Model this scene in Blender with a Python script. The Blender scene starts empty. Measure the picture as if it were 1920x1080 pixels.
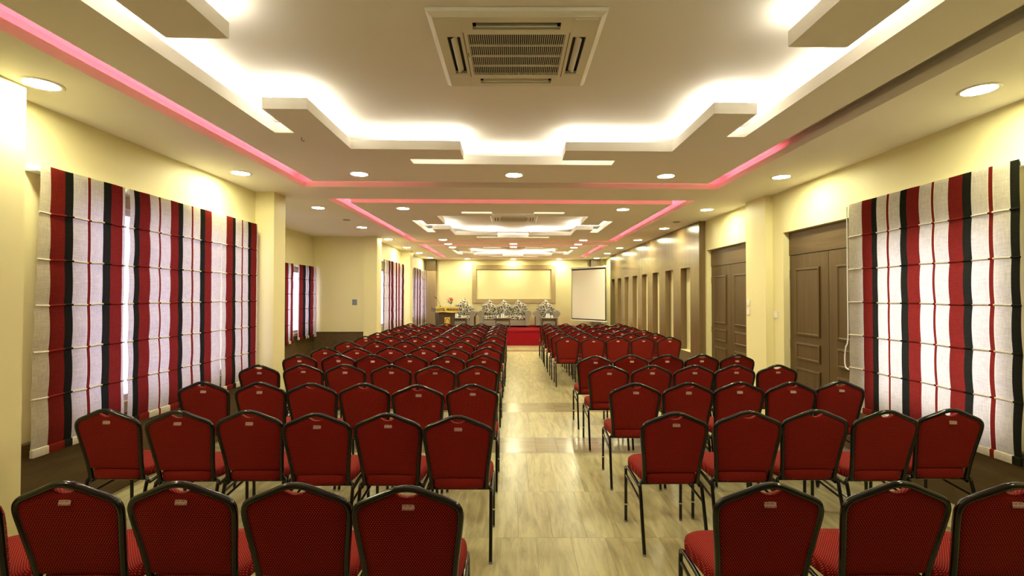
import bpy, bmesh, math, random
from mathutils import Vector, Matrix, noise

random.seed(7)
SC = bpy.context.scene
COL = SC.collection
PI = math.pi

# ------------------------------------------------------------------ camera, world, exposure
HC = 1.68                      # eye height of the camera
cam_data = bpy.data.cameras.new('camera')
cam_data.sensor_width = 36.0
cam_data.lens = 17.0
cam_data.shift_x = -2.0 / 1920.0
cam_data.clip_start = 0.02
cam = bpy.data.objects.new('camera', cam_data)
cam.location = (0, 0, HC)
cam.rotation_euler = (math.radians(90.82), 0, 0)
COL.objects.link(cam)
SC.camera = cam

world = bpy.data.worlds.new('daylight')
SC.world = world
world.use_nodes = True
bg = world.node_tree.nodes['Background']
bg.inputs['Color'].default_value = (0.86, 0.85, 1.0, 1)
bg.inputs['Strength'].default_value = 3.9

SC.view_settings.view_transform = 'Standard'
SC.view_settings.look = 'None'
SC.view_settings.gamma = 1.0
SC.view_settings.use_curve_mapping = False
SC.view_settings.exposure = 0.56

LAMP_STRENGTH = 195.0
COVE_STRENGTH = 53.0
PINK_STRENGTH = 15.0
LAMP_COLOR = (1.0, 0.96, 0.60)
COVE_COLOR = (1.0, 0.95, 0.76)
PINK_COLOR = (1.0, 0.13, 0.20)

# ------------------------------------------------------------------ materials
MATS = {}


def new_mat(name):
    m = bpy.data.materials.new(name)
    m.use_nodes = True
    MATS[name] = m
    nt = m.node_tree
    return m, nt, nt.nodes['Principled BSDF']


def N(nt, kind, **kw):
    n = nt.nodes.new(kind)
    for k, v in kw.items():
        setattr(n, k, v)
    return n


def math_node(nt, op, a, b=None, clamp=False):
    n = N(nt, 'ShaderNodeMath', operation=op)
    n.use_clamp = clamp
    for i, v in enumerate((a, b)):
        if v is None:
            continue
        if isinstance(v, (int, float)):
            n.inputs[i].default_value = v
        else:
            nt.links.new(v, n.inputs[i])
    return n.outputs[0]


def plain(name, col, rough=0.5, metal=0.0, spec=0.5, var=0.0, scale=6.0, bump=0.0, bscale=60.0, coat=0.0):
    m, nt, p = new_mat(name)
    p.inputs['Base Color'].default_value = (*col, 1)
    p.inputs['Roughness'].default_value = rough
    p.inputs['Metallic'].default_value = metal
    p.inputs['Specular IOR Level'].default_value = spec
    p.inputs['Coat Weight'].default_value = coat
    geo = N(nt, 'ShaderNodeNewGeometry')
    if var:
        nz = N(nt, 'ShaderNodeTexNoise')
        nz.inputs['Scale'].default_value = scale
        nz.inputs['Detail'].default_value = 5
        nt.links.new(geo.outputs['Position'], nz.inputs['Vector'])
        r = N(nt, 'ShaderNodeValToRGB')
        r.color_ramp.elements[0].position = 0.3
        r.color_ramp.elements[1].position = 0.7
        r.color_ramp.elements[0].color = (*[c * (1 - var) for c in col], 1)
        r.color_ramp.elements[1].color = (*[min(1, c * (1 + var)) for c in col], 1)
        nt.links.new(nz.outputs['Fac'], r.inputs['Fac'])
        nt.links.new(r.outputs['Color'], p.inputs['Base Color'])
    if bump:
        nb = N(nt, 'ShaderNodeTexNoise')
        nb.inputs['Scale'].default_value = bscale
        nt.links.new(geo.outputs['Position'], nb.inputs['Vector'])
        b = N(nt, 'ShaderNodeBump')
        b.inputs['Strength'].default_value = bump
        b.inputs['Distance'].default_value = 0.01
        nt.links.new(nb.outputs['Fac'], b.inputs['Height'])
        nt.links.new(b.outputs['Normal'], p.inputs['Normal'])
    return m


def wood(name, c0, c1, rough=0.4, stretch=(9, 9, 0.7), scale=2.2, coat=0.0, spec=0.5, per_object=0.0, contrast=(0.32, 0.70)):
    """grain running along the axis with the small stretch number"""
    m, nt, p = new_mat(name)
    geo = N(nt, 'ShaderNodeNewGeometry')
    mp = N(nt, 'ShaderNodeMapping')
    mp.inputs['Scale'].default_value = stretch
    nt.links.new(geo.outputs['Position'], mp.inputs['Vector'])
    vec = mp.outputs['Vector']
    info = None
    if per_object:
        info = N(nt, 'ShaderNodeObjectInfo')
        off = N(nt, 'ShaderNodeVectorMath', operation='SCALE')
        comb = N(nt, 'ShaderNodeCombineXYZ')
        for i in range(3):
            nt.links.new(info.outputs['Random'], comb.inputs[i])
        nt.links.new(comb.outputs[0], off.inputs[0])
        off.inputs['Scale'].default_value = 91.0
        add = N(nt, 'ShaderNodeVectorMath', operation='ADD')
        nt.links.new(vec, add.inputs[0])
        nt.links.new(off.outputs[0], add.inputs[1])
        vec = add.outputs[0]
    n1 = N(nt, 'ShaderNodeTexNoise')
    n1.inputs['Scale'].default_value = scale
    n1.inputs['Detail'].default_value = 8
    n1.inputs['Roughness'].default_value = 0.62
    n1.inputs['Distortion'].default_value = 0.6
    nt.links.new(vec, n1.inputs['Vector'])
    r = N(nt, 'ShaderNodeValToRGB')
    r.color_ramp.elements[0].position = contrast[0]
    r.color_ramp.elements[1].position = contrast[1]
    r.color_ramp.elements[0].color = (*c0, 1)
    r.color_ramp.elements[1].color = (*c1, 1)
    nt.links.new(n1.outputs['Fac'], r.inputs['Fac'])
    out = r.outputs['Color']
    if per_object:
        mr = N(nt, 'ShaderNodeMapRange')
        mr.inputs['To Min'].default_value = 1.0 - per_object
        mr.inputs['To Max'].default_value = 1.0 + per_object * 0.5
        nt.links.new(info.outputs['Random'], mr.inputs['Value'])
        hsv = N(nt, 'ShaderNodeHueSaturation')
        nt.links.new(out, hsv.inputs['Color'])
        nt.links.new(mr.outputs[0], hsv.inputs['Value'])
        out = hsv.outputs['Color']
    nt.links.new(out, p.inputs['Base Color'])
    p.inputs['Roughness'].default_value = rough
    p.inputs['Specular IOR Level'].default_value = spec
    p.inputs['Coat Weight'].default_value = coat
    p.inputs['Coat Roughness'].default_value = 0.12
    return m


def emitter(name, col, strength):
    m = bpy.data.materials.new(name)
    m.use_nodes = True
    nt = m.node_tree
    nt.nodes.remove(nt.nodes['Principled BSDF'])
    e = N(nt, 'ShaderNodeEmission')
    e.inputs['Color'].default_value = (*col, 1)
    e.inputs['Strength'].default_value = strength
    nt.links.new(e.outputs[0], nt.nodes['Material Output'].inputs['Surface'])
    MATS[name] = m
    return m


def dotted_fabric(name, base, dot, k=600.0):
    """woven red cloth with staggered rows of tiny lighter dots"""
    m, nt, p = new_mat(name)
    tc = N(nt, 'ShaderNodeTexCoord')
    sep = N(nt, 'ShaderNodeSeparateXYZ')
    nt.links.new(tc.outputs['Object'], sep.inputs[0])
    u = math_node(nt, 'MULTIPLY', sep.outputs[0], k)
    v = math_node(nt, 'MULTIPLY', math_node(nt, 'ADD', sep.outputs[1], sep.outputs[2]), k * 0.8)
    s = math_node(nt, 'MULTIPLY', math_node(nt, 'SINE', u), math_node(nt, 'SINE', v))
    f = math_node(nt, 'MULTIPLY', math_node(nt, 'SUBTRACT', s, 0.64), 4.0, clamp=True)
    mix = N(nt, 'ShaderNodeMix', data_type='RGBA')
    mix.inputs[6].default_value = (*base, 1)
    mix.inputs[7].default_value = (*dot, 1)
    nt.links.new(f, mix.inputs[0])
    nt.links.new(mix.outputs[2], p.inputs['Base Color'])
    p.inputs['Roughness'].default_value = 0.75
    p.inputs['Specular IOR Level'].default_value = 0.08
    return m


def blind_fabric(name, stripes, length, trans=0.5):
    """woven blind cloth: stripes = [(end position in metres, colour)] along the local x axis"""
    m = bpy.data.materials.new(name)
    m.use_nodes = True
    nt = m.node_tree
    nt.nodes.remove(nt.nodes['Principled BSDF'])
    tc = N(nt, 'ShaderNodeTexCoord')
    sep = N(nt, 'ShaderNodeSeparateXYZ')
    nt.links.new(tc.outputs['Object'], sep.inputs[0])
    pos = math_node(nt, 'DIVIDE', sep.outputs[0], length)
    r = N(nt, 'ShaderNodeValToRGB')
    cr = r.color_ramp
    cr.interpolation = 'CONSTANT'
    start = 0.0
    first = True
    for end, c in stripes:
        if start >= length:
            break
        if first:
            e = cr.elements[0]
            e.position = 0.0
            cr.elements.remove(cr.elements[1])
            first = False
        else:
            e = cr.elements.new(min(1.0, start / length))
        e.color = (*c, 1)
        start = end
    nt.links.new(pos, r.inputs['Fac'])
    # slubby linen weave
    w = []
    for sc_ in ((220, 220, 14), (16, 16, 240)):
        mp = N(nt, 'ShaderNodeMapping')
        mp.inputs['Scale'].default_value = sc_
        nt.links.new(tc.outputs['Object'], mp.inputs['Vector'])
        nz = N(nt, 'ShaderNodeTexNoise')
        nz.inputs['Scale'].default_value = 1.0
        nz.inputs['Detail'].default_value = 2
        nt.links.new(mp.outputs[0], nz.inputs['Vector'])
        w.append(nz.outputs['Fac'])
    wv = math_node(nt, 'ADD', math_node(nt, 'MULTIPLY', math_node(nt, 'ADD', w[0], w[1]), 0.55), 0.42)
    mul = N(nt, 'ShaderNodeMix', data_type='RGBA', blend_type='MULTIPLY')
    mul.inputs[0].default_value = 1.0
    comb = N(nt, 'ShaderNodeCombineXYZ')
    for i in range(3):
        nt.links.new(wv, comb.inputs[i])
    nt.links.new(r.outputs['Color'], mul.inputs[6])
    nt.links.new(comb.outputs[0], mul.inputs[7])
    d = N(nt, 'ShaderNodeBsdfDiffuse')
    t = N(nt, 'ShaderNodeBsdfTranslucent')
    nt.links.new(mul.outputs[2], d.inputs['Color'])
    nt.links.new(mul.outputs[2], t.inputs['Color'])
    ms = N(nt, 'ShaderNodeMixShader')
    ms.inputs[0].default_value = trans
    nt.links.new(d.outputs[0], ms.inputs[1])
    nt.links.new(t.outputs[0], ms.inputs[2])
    nt.links.new(ms.outputs[0], nt.nodes['Material Output'].inputs['Surface'])
    return m


def floral(name):
    m, nt, p = new_mat(name)
    tc = N(nt, 'ShaderNodeTexCoord')
    vo = N(nt, 'ShaderNodeTexVoronoi')
    vo.inputs['Scale'].default_value = 13.0
    nz = N(nt, 'ShaderNodeTexNoise')
    nz.inputs['Scale'].default_value = 15.0
    nz.inputs['Detail'].default_value = 3
    nz.inputs['Distortion'].default_value = 1.5
    for n in (vo, nz):
        nt.links.new(tc.outputs['Object'], n.inputs['Vector'])
    ring = math_node(nt, 'SINE', math_node(nt, 'MULTIPLY', vo.outputs['Distance'], 13.0))
    f = math_node(nt, 'ADD', math_node(nt, 'MULTIPLY', ring, 0.22), nz.outputs['Fac'])
    r = N(nt, 'ShaderNodeValToRGB')
    r.color_ramp.interpolation = 'CONSTANT'
    r.color_ramp.elements[0].color = (0.035, 0.03, 0.022, 1)
    r.color_ramp.elements[1].position = 0.45
    r.color_ramp.elements[1].color = (0.21, 0.195, 0.155, 1)
    e = r.color_ramp.elements.new(0.56)
    e.color = (0.74, 0.72, 0.62, 1)
    nt.links.new(f, r.inputs['Fac'])
    nt.links.new(r.outputs['Color'], p.inputs['Base Color'])
    p.inputs['Roughness'].default_value = 0.8
    return m


def tag_print(name):
    """metal asset tag with two lines of worn, unreadable print"""
    m, nt, p = new_mat(name)
    tc = N(nt, 'ShaderNodeTexCoord')
    mp = N(nt, 'ShaderNodeMapping')
    mp.inputs['Scale'].default_value = (300, 1, 95)
    nt.links.new(tc.outputs['Object'], mp.inputs['Vector'])
    nz = N(nt, 'ShaderNodeTexNoise')
    nz.inputs['Scale'].default_value = 1.0
    nt.links.new(mp.outputs[0], nz.inputs['Vector'])
    sep = N(nt, 'ShaderNodeSeparateXYZ')
    nt.links.new(tc.outputs['Generated'], sep.inputs[0])
    line = math_node(nt, 'SINE', math_node(nt, 'MULTIPLY', sep.outputs[2], 12.5))
    f = math_node(nt, 'MULTIPLY', math_node(nt, 'GREATER_THAN', line, 0.1), math_node(nt, 'GREATER_THAN', nz.outputs['Fac'], 0.47))
    mix = N(nt, 'ShaderNodeMix', data_type='RGBA')
    mix.inputs[6].default_value = (0.46, 0.40, 0.36, 1)
    mix.inputs[7].default_value = (0.40, 0.10, 0.09, 1)
    nt.links.new(f, mix.inputs[0])
    nt.links.new(mix.outputs[2], p.inputs['Base Color'])
    p.inputs['Roughness'].default_value = 0.4
    p.inputs['Metallic'].default_value = 0.2
    return m


plain('wall_paint', (0.80, 0.73, 0.42), 0.55, var=0.02, scale=1.2, bump=0.02)
plain('ceiling_paint', (0.88, 0.84, 0.79), 0.7, var=0.015, scale=1.0)
plain('plastic_white', (0.78, 0.74, 0.64), 0.4)
plain('plastic_seam', (0.14, 0.11, 0.08), 0.6)
plain('cavity_dark', (0.012, 0.011, 0.010), 0.6)
plain('frame_white', (0.80, 0.80, 0.80), 0.4)
plain('black_enamel', (0.006, 0.006, 0.004), 0.13, spec=0.45)
plain('rubber', (0.25, 0.24, 0.22), 0.7)
plain('steel', (0.7, 0.7, 0.68), 0.25, metal=1.0)
dotted_fabric('chair_red', (0.150, 0.0036, 0.0025), (0.66, 0.14, 0.09))
tag_print('tag_metal')
plain('carpet_red', (0.215, 0.006, 0.011), 0.9, spec=0.08, var=0.08, scale=30, bump=0.3, bscale=300)
wood('plank_oak', (0.30, 0.255, 0.125), (0.56, 0.515, 0.285), 0.28, stretch=(9, 1.3, 9), scale=1.9, per_object=0.10, spec=0.5, contrast=(0.30, 0.62))
wood('plank_grey', (0.27, 0.225, 0.13), (0.40, 0.35, 0.21), 0.20, stretch=(0.9, 7, 7), scale=1.5, per_object=0.10, spec=0.6, contrast=(0.30, 0.64))
plain('floor_base', (0.16, 0.12, 0.07), 0.6)
wood('wainscot_wood', (0.075, 0.047, 0.019), (0.125, 0.080, 0.034), 0.42, stretch=(5, 0.8, 8), spec=0.25)
wood('door_wood', (0.082, 0.049, 0.019), (0.122, 0.075, 0.030), 0.42, stretch=(9, 9, 0.5), spec=0.25)
wood('transom_wood', (0.092, 0.056, 0.023), (0.135, 0.085, 0.037), 0.42, stretch=(9, 0.5, 9), spec=0.25)
wood('cladding_wood', (0.150, 0.097, 0.042), (0.20, 0.135, 0.062), 0.26, stretch=(9, 9, 0.4), coat=0.2)
wood('column_wood', (0.27, 0.185, 0.10), (0.34, 0.24, 0.135), 0.4, stretch=(9, 9, 0.4))
wood('frame_wood', (0.37, 0.27, 0.14), (0.45, 0.34, 0.19), 0.42, stretch=(2, 9, 9))
wood('lectern_wood', (0.030, 0.017, 0.010), (0.06, 0.034, 0.02), 0.35, stretch=(9, 9, 0.5))
wood('lectern_top_wood', (0.085, 0.060, 0.034), (0.12, 0.085, 0.05), 0.4, stretch=(1, 9, 9))
wood('table_wood', (0.055, 0.032, 0.016), (0.10, 0.06, 0.03), 0.35, stretch=(1, 9, 9))
plain('gold_board', (0.58, 0.42, 0.10), 0.4, metal=0.2, var=0.12, scale=40)
plain('gold_emblem', (0.55, 0.36, 0.08), 0.35, metal=0.35, var=0.35, scale=70)
plain('letter_dark', (0.07, 0.035, 0.01), 0.5)
plain('sofa_grey', (0.27, 0.25, 0.205), 0.85, spec=0.2, var=0.06, scale=40, bump=0.1, bscale=300)
plain('sofa_foot', (0.03, 0.02, 0.012), 0.5)
floral('floral_print')
plain('screen_white', (0.80, 0.78, 0.72), 0.75)
plain('screen_border', (0.012, 0.012, 0.012), 0.6)
plain('vase_glass', (0.62, 0.66, 0.60), 0.1, spec=0.6)
plain('leaf_green', (0.05, 0.11, 0.03), 0.5)
plain('petal_red', (0.62, 0.07, 0.06), 0.6)
plain('petal_pink', (0.80, 0.42, 0.36), 0.6)
plain('twig', (0.35, 0.28, 0.16), 0.7)
plain('bottle_clear', (0.80, 0.82, 0.85), 0.12, spec=0.6)
plain('cap_blue', (0.04, 0.05, 0.42), 0.35)
plain('cord_white', (0.86, 0.86, 0.86), 0.5)
plain('ring_white', (0.85, 0.82, 0.74), 0.4)
plain('rocker_grey', (0.20, 0.23, 0.30), 0.4)
emitter('lamp_lens', LAMP_COLOR, LAMP_STRENGTH)
emitter('cove_led', COVE_COLOR, COVE_STRENGTH)
emitter('pink_led', PINK_COLOR, PINK_STRENGTH)

gm = bpy.data.materials.new('window_glass')
gm.use_nodes = True
_nt = gm.node_tree
_nt.nodes.remove(_nt.nodes['Principled BSDF'])
_a, _b, _m = N(_nt, 'ShaderNodeBsdfTransparent'), N(_nt, 'ShaderNodeBsdfGlossy'), N(_nt, 'ShaderNodeMixShader')
_b.inputs['Roughness'].default_value = 0.03
_m.inputs[0].default_value = 0.06
_a.inputs['Color'].default_value = (0.97, 0.97, 0.96, 1)
_nt.links.new(_a.outputs[0], _m.inputs[1])
_nt.links.new(_b.outputs[0], _m.inputs[2])
_nt.links.new(_m.outputs[0], _nt.nodes['Material Output'].inputs['Surface'])
MATS['window_glass'] = gm
gt = gm.copy()
gt.name = 'window_glass_tinted'
for n_ in gt.node_tree.nodes:
    if n_.type == 'BSDF_TRANSPARENT':
        n_.inputs['Color'].default_value = (0.74, 0.71, 0.84, 1)
MATS['window_glass_tinted'] = gt


# ------------------------------------------------------------------ geometry helpers
def link(o, parent=None):
    COL.objects.link(o)
    if parent:
        o.parent = parent
    return o


def obj(name, bm, mat, parent=None, smooth=False):
    me = bpy.data.meshes.new(name)
    bmesh.ops.recalc_face_normals(bm, faces=bm.faces)
    bm.to_mesh(me)
    bm.free()
    if smooth:
        me.polygons.foreach_set('use_smooth', [True] * len(me.polygons))
        try:
            me.set_sharp_from_angle(angle=math.radians(50))
        except Exception:
            pass
    me.materials.append(mat if not isinstance(mat, str) else MATS[mat])
    return link(bpy.data.objects.new(name, me), parent)


def thing(name, label, cat, loc=(0, 0, 0), rz=0.0, group=None):
    o = bpy.data.objects.new(name, None)
    o.empty_display_size = 0.1
    link(o)
    o.location = loc
    o.rotation_euler = (0, 0, rz)
    return tag(o, label, cat, group)


def tag(o, label, cat, group=None):
    o['label'] = label
    o['category'] = cat
    if group:
        o['group'] = group
    return o


def struct(o, label=None, cat=None):
    o['kind'] = 'structure'
    if label:
        o['label'] = label
    if cat:
        o['category'] = cat
    return o


def copy_tree(o, parent=None):
    c = o.copy()
    COL.objects.link(c)
    c.parent = parent
    for ch in o.children:
        copy_tree(ch, c)
    return c


def box(bm, x0, x1, y0, y1, z0, z1, bev=0.0):
    vs = [bm.verts.new((x, y, z)) for x in (x0, x1) for y in (y0, y1) for z in (z0, z1)]
    idx = ((0, 1, 3, 2), (4, 6, 7, 5), (0, 4, 5, 1), (2, 3, 7, 6), (0, 2, 6, 4), (1, 5, 7, 3))
    fs = [bm.faces.new([vs[i] for i in f]) for f in idx]
    if bev:
        es = {e for f in fs for e in f.edges}
        bmesh.ops.bevel(bm, geom=list(es), offset=bev, segments=2, affect='EDGES', profile=0.6)
    return bm


def boxm(x0, x1, y0, y1, z0, z1, bev=0.0):
    return box(bmesh.new(), x0, x1, y0, y1, z0, z1, bev)


def tube(bm, pts, r, seg=8, closed=False, flat=1.0):
    pts = [Vector(p) for p in pts]
    n = len(pts)
    rings = []
    up = None
    for i, p in enumerate(pts):
        if closed:
            t = (pts[(i + 1) % n] - pts[i - 1]).normalized()
        else:
            t = (pts[min(i + 1, n - 1)] - pts[max(i - 1, 0)]).normalized()
        if up is None:
            a = Vector((0, 0, 1)) if abs(t.z) < 0.9 else Vector((0, 1, 0))
            up = (a - t * a.dot(t)).normalized()
        else:
            up = (up - t * up.dot(t)).normalized()
        s = t.cross(up)
        rr = r[i] if isinstance(r, (list, tuple)) else r
        rings.append([bm.verts.new(p + (up * math.cos(2 * PI * k / seg) + s * math.sin(2 * PI * k / seg) * flat) * rr) for k in range(seg)])
    m = n if closed else n - 1
    for i in range(m):
        a, b = rings[i], rings[(i + 1) % n]
        for k in range(seg):
            bm.faces.new((a[k], a[(k + 1) % seg], b[(k + 1) % seg], b[k]))
    if not closed:
        bm.faces.new(rings[0][::-1])
        bm.faces.new(rings[-1])
    return bm


def lathe(bm, prof, seg=16, c=(0, 0, 0)):
    rings = []
    for r, z in prof:
        rings.append([bm.verts.new((c[0] + r * math.cos(2 * PI * k / seg), c[1] + r * math.sin(2 * PI * k / seg), c[2] + z)) for k in range(seg)])
    for a, b in zip(rings, rings[1:]):
        for k in range(seg):
            bm.faces.new((a[k], a[(k + 1) % seg], b[(k + 1) % seg], b[k]))
    bm.faces.new(rings[0][::-1])
    bm.faces.new(rings[-1])
    return bm


def spline(pts, n=6, closed=False):
    pts = [Vector(p) for p in pts]
    out = []
    m = len(pts)
    for i in range(m if closed else m - 1):
        p0 = pts[i - 1] if (closed or i > 0) else pts[i]
        p1, p2 = pts[i], pts[(i + 1) % m]
        p3 = pts[(i + 2) % m] if (closed or i + 2 < m) else p2
        for k in range(n):
            t = k / n
            out.append(0.5 * ((2 * p1) + (p2 - p0) * t + (2 * p0 - 5 * p1 + 4 * p2 - p3) * t * t + (3 * p1 - p0 - 3 * p2 + p3) * t ** 3))
    if not closed:
        out.append(pts[-1])
    return out


def plate(bm, us, vs, solid, w0, w1, place):
    """right-angled slab: cells of the (us, vs) grid where solid(u, v) is true, w0..w1 thick, place maps (u, v, w) to space"""
    us, vs = sorted(set(us)), sorted(set(vs))
    S = {}
    for i in range(len(us) - 1):
        for j in range(len(vs) - 1):
            S[i, j] = solid((us[i] + us[i + 1]) / 2, (vs[j] + vs[j + 1]) / 2)
    cache = {}

    def V(i, j, w):
        k = (i, j, w)
        if k not in cache:
            cache[k] = bm.verts.new(place(us[i], vs[j], w))
        return cache[k]
    for (i, j), s in S.items():
        if not s:
            continue
        for w in (w0, w1):
            bm.faces.new((V(i, j, w), V(i + 1, j, w), V(i + 1, j + 1, w), V(i, j + 1, w)))
        for (di, dj), (a, b) in {(-1, 0): ((i, j), (i, j + 1)), (1, 0): ((i + 1, j), (i + 1, j + 1)),
                                 (0, -1): ((i, j), (i + 1, j)), (0, 1): ((i, j + 1), (i + 1, j + 1))}.items():
            if not S.get((i + di, j + dj), False):
                bm.faces.new((V(*a, w0), V(*b, w0), V(*b, w1), V(*a, w1)))
    return bm


def in_rects(rects):
    return lambda u, v: any(a < u < b and c < v < d for a, b, c, d in rects)


# ------------------------------------------------------------------ the room: dimensions
H = 3.05                 # underside of the border ceiling
T = H + 0.190            # underside of the tray ceiling
XL, XR, YB, YF = -3.42, 3.57, 18.80, -3.4
XA = -4.68               # alcove side wall
SK = 0.028               # the ceiling work is set a little askew: depth grows with x


def skew(x, y, z):
    return (x, y + SK * x, z)


# floor ----------------------------------------------------------------
floor = struct(obj('floor', boxm(XA - 0.2, XR + 0.2, YF, YB + 0.2, -0.12, -0.008), 'floor_base'))
cuts = [1.15, 2.25, 3.37, 4.15, 5.17, 5.71, 6.96, 7.54, 8.75, 9.35, 10.55, 11.75, 12.35, 13.55, 14.35, 14.8, 16.05]
dark = {(5.17, 5.71), (6.96, 7.54), (14.35, 14.8)}
PW = 0.24
plank_mesh = {}
for nm in ('plank_oak', 'plank_grey'):
    b = boxm(-0.5, 0.5, -0.5, 0.5, -0.008, 0.0)
    me = bpy.data.meshes.new('plank')
    bmesh.ops.recalc_face_normals(b, faces=b.faces)
    b.to_mesh(me)
    b.free()
    me.materials.append(MATS[nm])
    plank_mesh[nm] = me
rest = {'plank_oak': bmesh.new(), 'plank_grey': bmesh.new()}
ncol = int((XR - XA) / PW) + 1
for y0, y1 in zip(cuts, cuts[1:]):
    nm = 'plank_grey' if (y0, y1) in dark else 'plank_oak'
    sh = random.random() * PW
    for i in range(-1, ncol):
        xa, xb = XA + sh + i * PW, XA + sh + (i + 1) * PW
        xa, xb = max(xa, XA), min(xb, XR)
        if xb - xa < 0.02:
            continue
        xm = (xa + xb) / 2
        dx = dy = 0.0015
        if -1.75 < xm < 2.35:
            o = bpy.data.objects.new('plank', plank_mesh[nm])
            link(o, floor)
            o.location = (xm, (y0 + y1) / 2, 0)
            o.scale = (xb - xa - dx, y1 - y0 - dy, 1)
        else:
            box(rest[nm], xa, xb - dx, y0, y1 - dy, -0.008, 0.0)
for nm, b in rest.items():
    o = obj('plank_field', b, nm, floor)
    o['kind'] = 'stuff'

# walls ----------------------------------------------------------------
WT = 0.14


def side_wall(name, x0, x1, y0, y1, holes=(), z1=H + 0.3):
    us, vs = [y0, y1], [0.0, z1]
    for a, b, c, d in holes:
        us += [a, b]
        vs += [c, d]
    inside = in_rects(holes)
    bm = plate(bmesh.new(), us, vs, lambda u, v: not inside(u, v), x0, x1, lambda u, v, w: (w, u, v))
    return struct(obj(name, bm, 'wall_paint'))


WIN1 = (3.62, 6.22, 0.74, 2.44)
WIN2 = (8.7, 11.18, 0.86, 2.22)
WIN3 = (12.45, 14.62, 0.86, 2.36)
WIN4 = (16.1, 18.35, 0.86, 2.36)
WINR = (3.42, 4.74, 0.66, 2.22)
D1 = (4.80, 6.38, 0.0, 2.50)
D2 = (7.32, 8.90, 0.0, 2.50)
side_wall('wall_left', XL - WT, XL, YF, 6.55, [WIN1])
side_wall('wall_left_rear', XL - WT, XL, 11.45, YB, [WIN3, WIN4])
side_wall('wall_left_alcove', XA - WT, XA, 6.4, 11.45, [WIN2])
side_wall('wall_right', XR, XR + WT, YF, YB, [WINR, D1, D2])
struct(obj('wall_alcove_front', boxm(XA, XL, 6.42, 6.55, 0, H + 0.3), 'wall_paint'))
struct(obj('wall_alcove_back', boxm(XA, XL + 0.02, 11.30, 11.45, 0, H + 0.3), 'wall_paint'))
struct(obj('wall_back', boxm(XA, XR + WT, YB, YB + WT, 0, H + 0.3), 'wall_paint'))
struct(obj('wall_behind_camera', boxm(XA, XR + WT, YF - WT, YF, 0, H + 0.3), 'wall_paint'))
# pillars
for i, (x0, x1, y0, y1) in enumerate([(XL, -3.20, 2.65, 3.16), (XL, -3.17, 6.40, 6.72), (XL - 0.05, -3.16, 11.22, 11.60),
                                      (XL, -3.15, 14.78, 15.18), (3.47, XR, 6.64, 7.20)]):
    struct(obj('pillar', boxm(x0, x1, y0, y1, 0, H + 0.01), 'wall_paint'))
# brown columns in the corners beside the stage wall
for x0, x1 in ((-3.32, -2.96), (2.98, 3.36)):
    p = struct(obj('corner_column', boxm(x0, x1, 18.45, YB, 0, 2.60), 'column_wood'))
    obj('column_cap', boxm(x0 + 0.003, x1 - 0.003, 18.46, YB, 2.605, H), 'door_wood', p)

# wainscot panels
wn = 0


def wainscot(x0, x1, y0, y1, z):
    global wn
    wn += 1
    o = struct(obj('baseboard_%s' % ('abcdefghij'[wn - 1]), boxm(x0, x1, y0, y1, 0, z), 'wainscot_wood'))
    ex, ey = (0.012, 0) if x1 - x0 < y1 - y0 else (0, 0.012)
    obj('cap_rail', boxm(x0 - ex, x1 + ex, y0 - ey, y1 + ey, z, z + 0.022, 0.004), 'door_wood', o)
    return o


NAMES_W = []
w1 = wainscot(XL, XL + 0.035, 3.17, 6.39, 0.62)
w1.name = 'baseboard_left'
w2 = wainscot(XA, XA + 0.03, 6.56, 11.28, 0.78)
w2.name = 'baseboard_alcove_side'
w3 = wainscot(XA + 0.04, XL - 0.07, 11.265, 11.30, 0.80)
w3.name = 'baseboard_alcove_back'
w4 = wainscot(XL, XL + 0.03, 11.61, 14.77, 0.62)
w4.name = 'baseboard_left_middle'
w5 = wainscot(XL, XL + 0.03, 15.19, 18.44, 0.62)
w5.name = 'baseboard_left_rear'
w6 = wainscot(XR - 0.035, XR, YF, 4.78, 0.56)
w6.name = 'baseboard_right'

# ceiling --------------------------------------------------------------
ceiling = struct(obj('ceiling', boxm(XA - WT, XR + WT, YF - WT, YB + WT, T, T + 0.1), 'ceiling_paint'))
SI = 0.086               # thickness of the island slabs
ST = 0.068               # thickness of the suspended slabs
HX, IX = 2.65, 2.41      # half width of the bay openings and of the islands inside them
BAYS = [(-0.15, 6.18, 0.15, 5.88), (6.94, 12.50, 7.23, 12.20), (13.25, 17.85, 13.52, 17.58)]
us = [XA - 0.05, XR + 0.05, -HX, HX]
vs = [YF - 0.3, YB + 0.3]
holes = []
for a, b, c, d in BAYS:
    holes.append((-HX, HX, a, b))
    vs += [a, b]
ins = in_rects(holes)
obj('ceiling_border', plate(bmesh.new(), us, vs, lambda u, v: not ins(u, v), H, H + ST, skew), 'ceiling_paint', ceiling)
# upstands that close the pink light troughs
bm = bmesh.new()
for a, b, c, d in BAYS:
    o_ = 0.17
    ring_out = in_rects([(-HX - o_, HX + o_, a - o_, b + o_)])
    ring_in = in_rects([(-HX - o_ + 0.02, HX + o_ - 0.02, a - o_ + 0.02, b + o_ - 0.02)])
    plate(bm, [-HX - o_, -HX - o_ + 0.02, HX + o_ - 0.02, HX + o_], [a - o_, a - o_ + 0.02, b + o_ - 0.02, b + o_],
          lambda u, v: ring_out(u, v) and not ring_in(u, v), H + ST, T, skew)
obj('trough_upstand', bm, 'ceiling_paint', ceiling)


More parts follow.
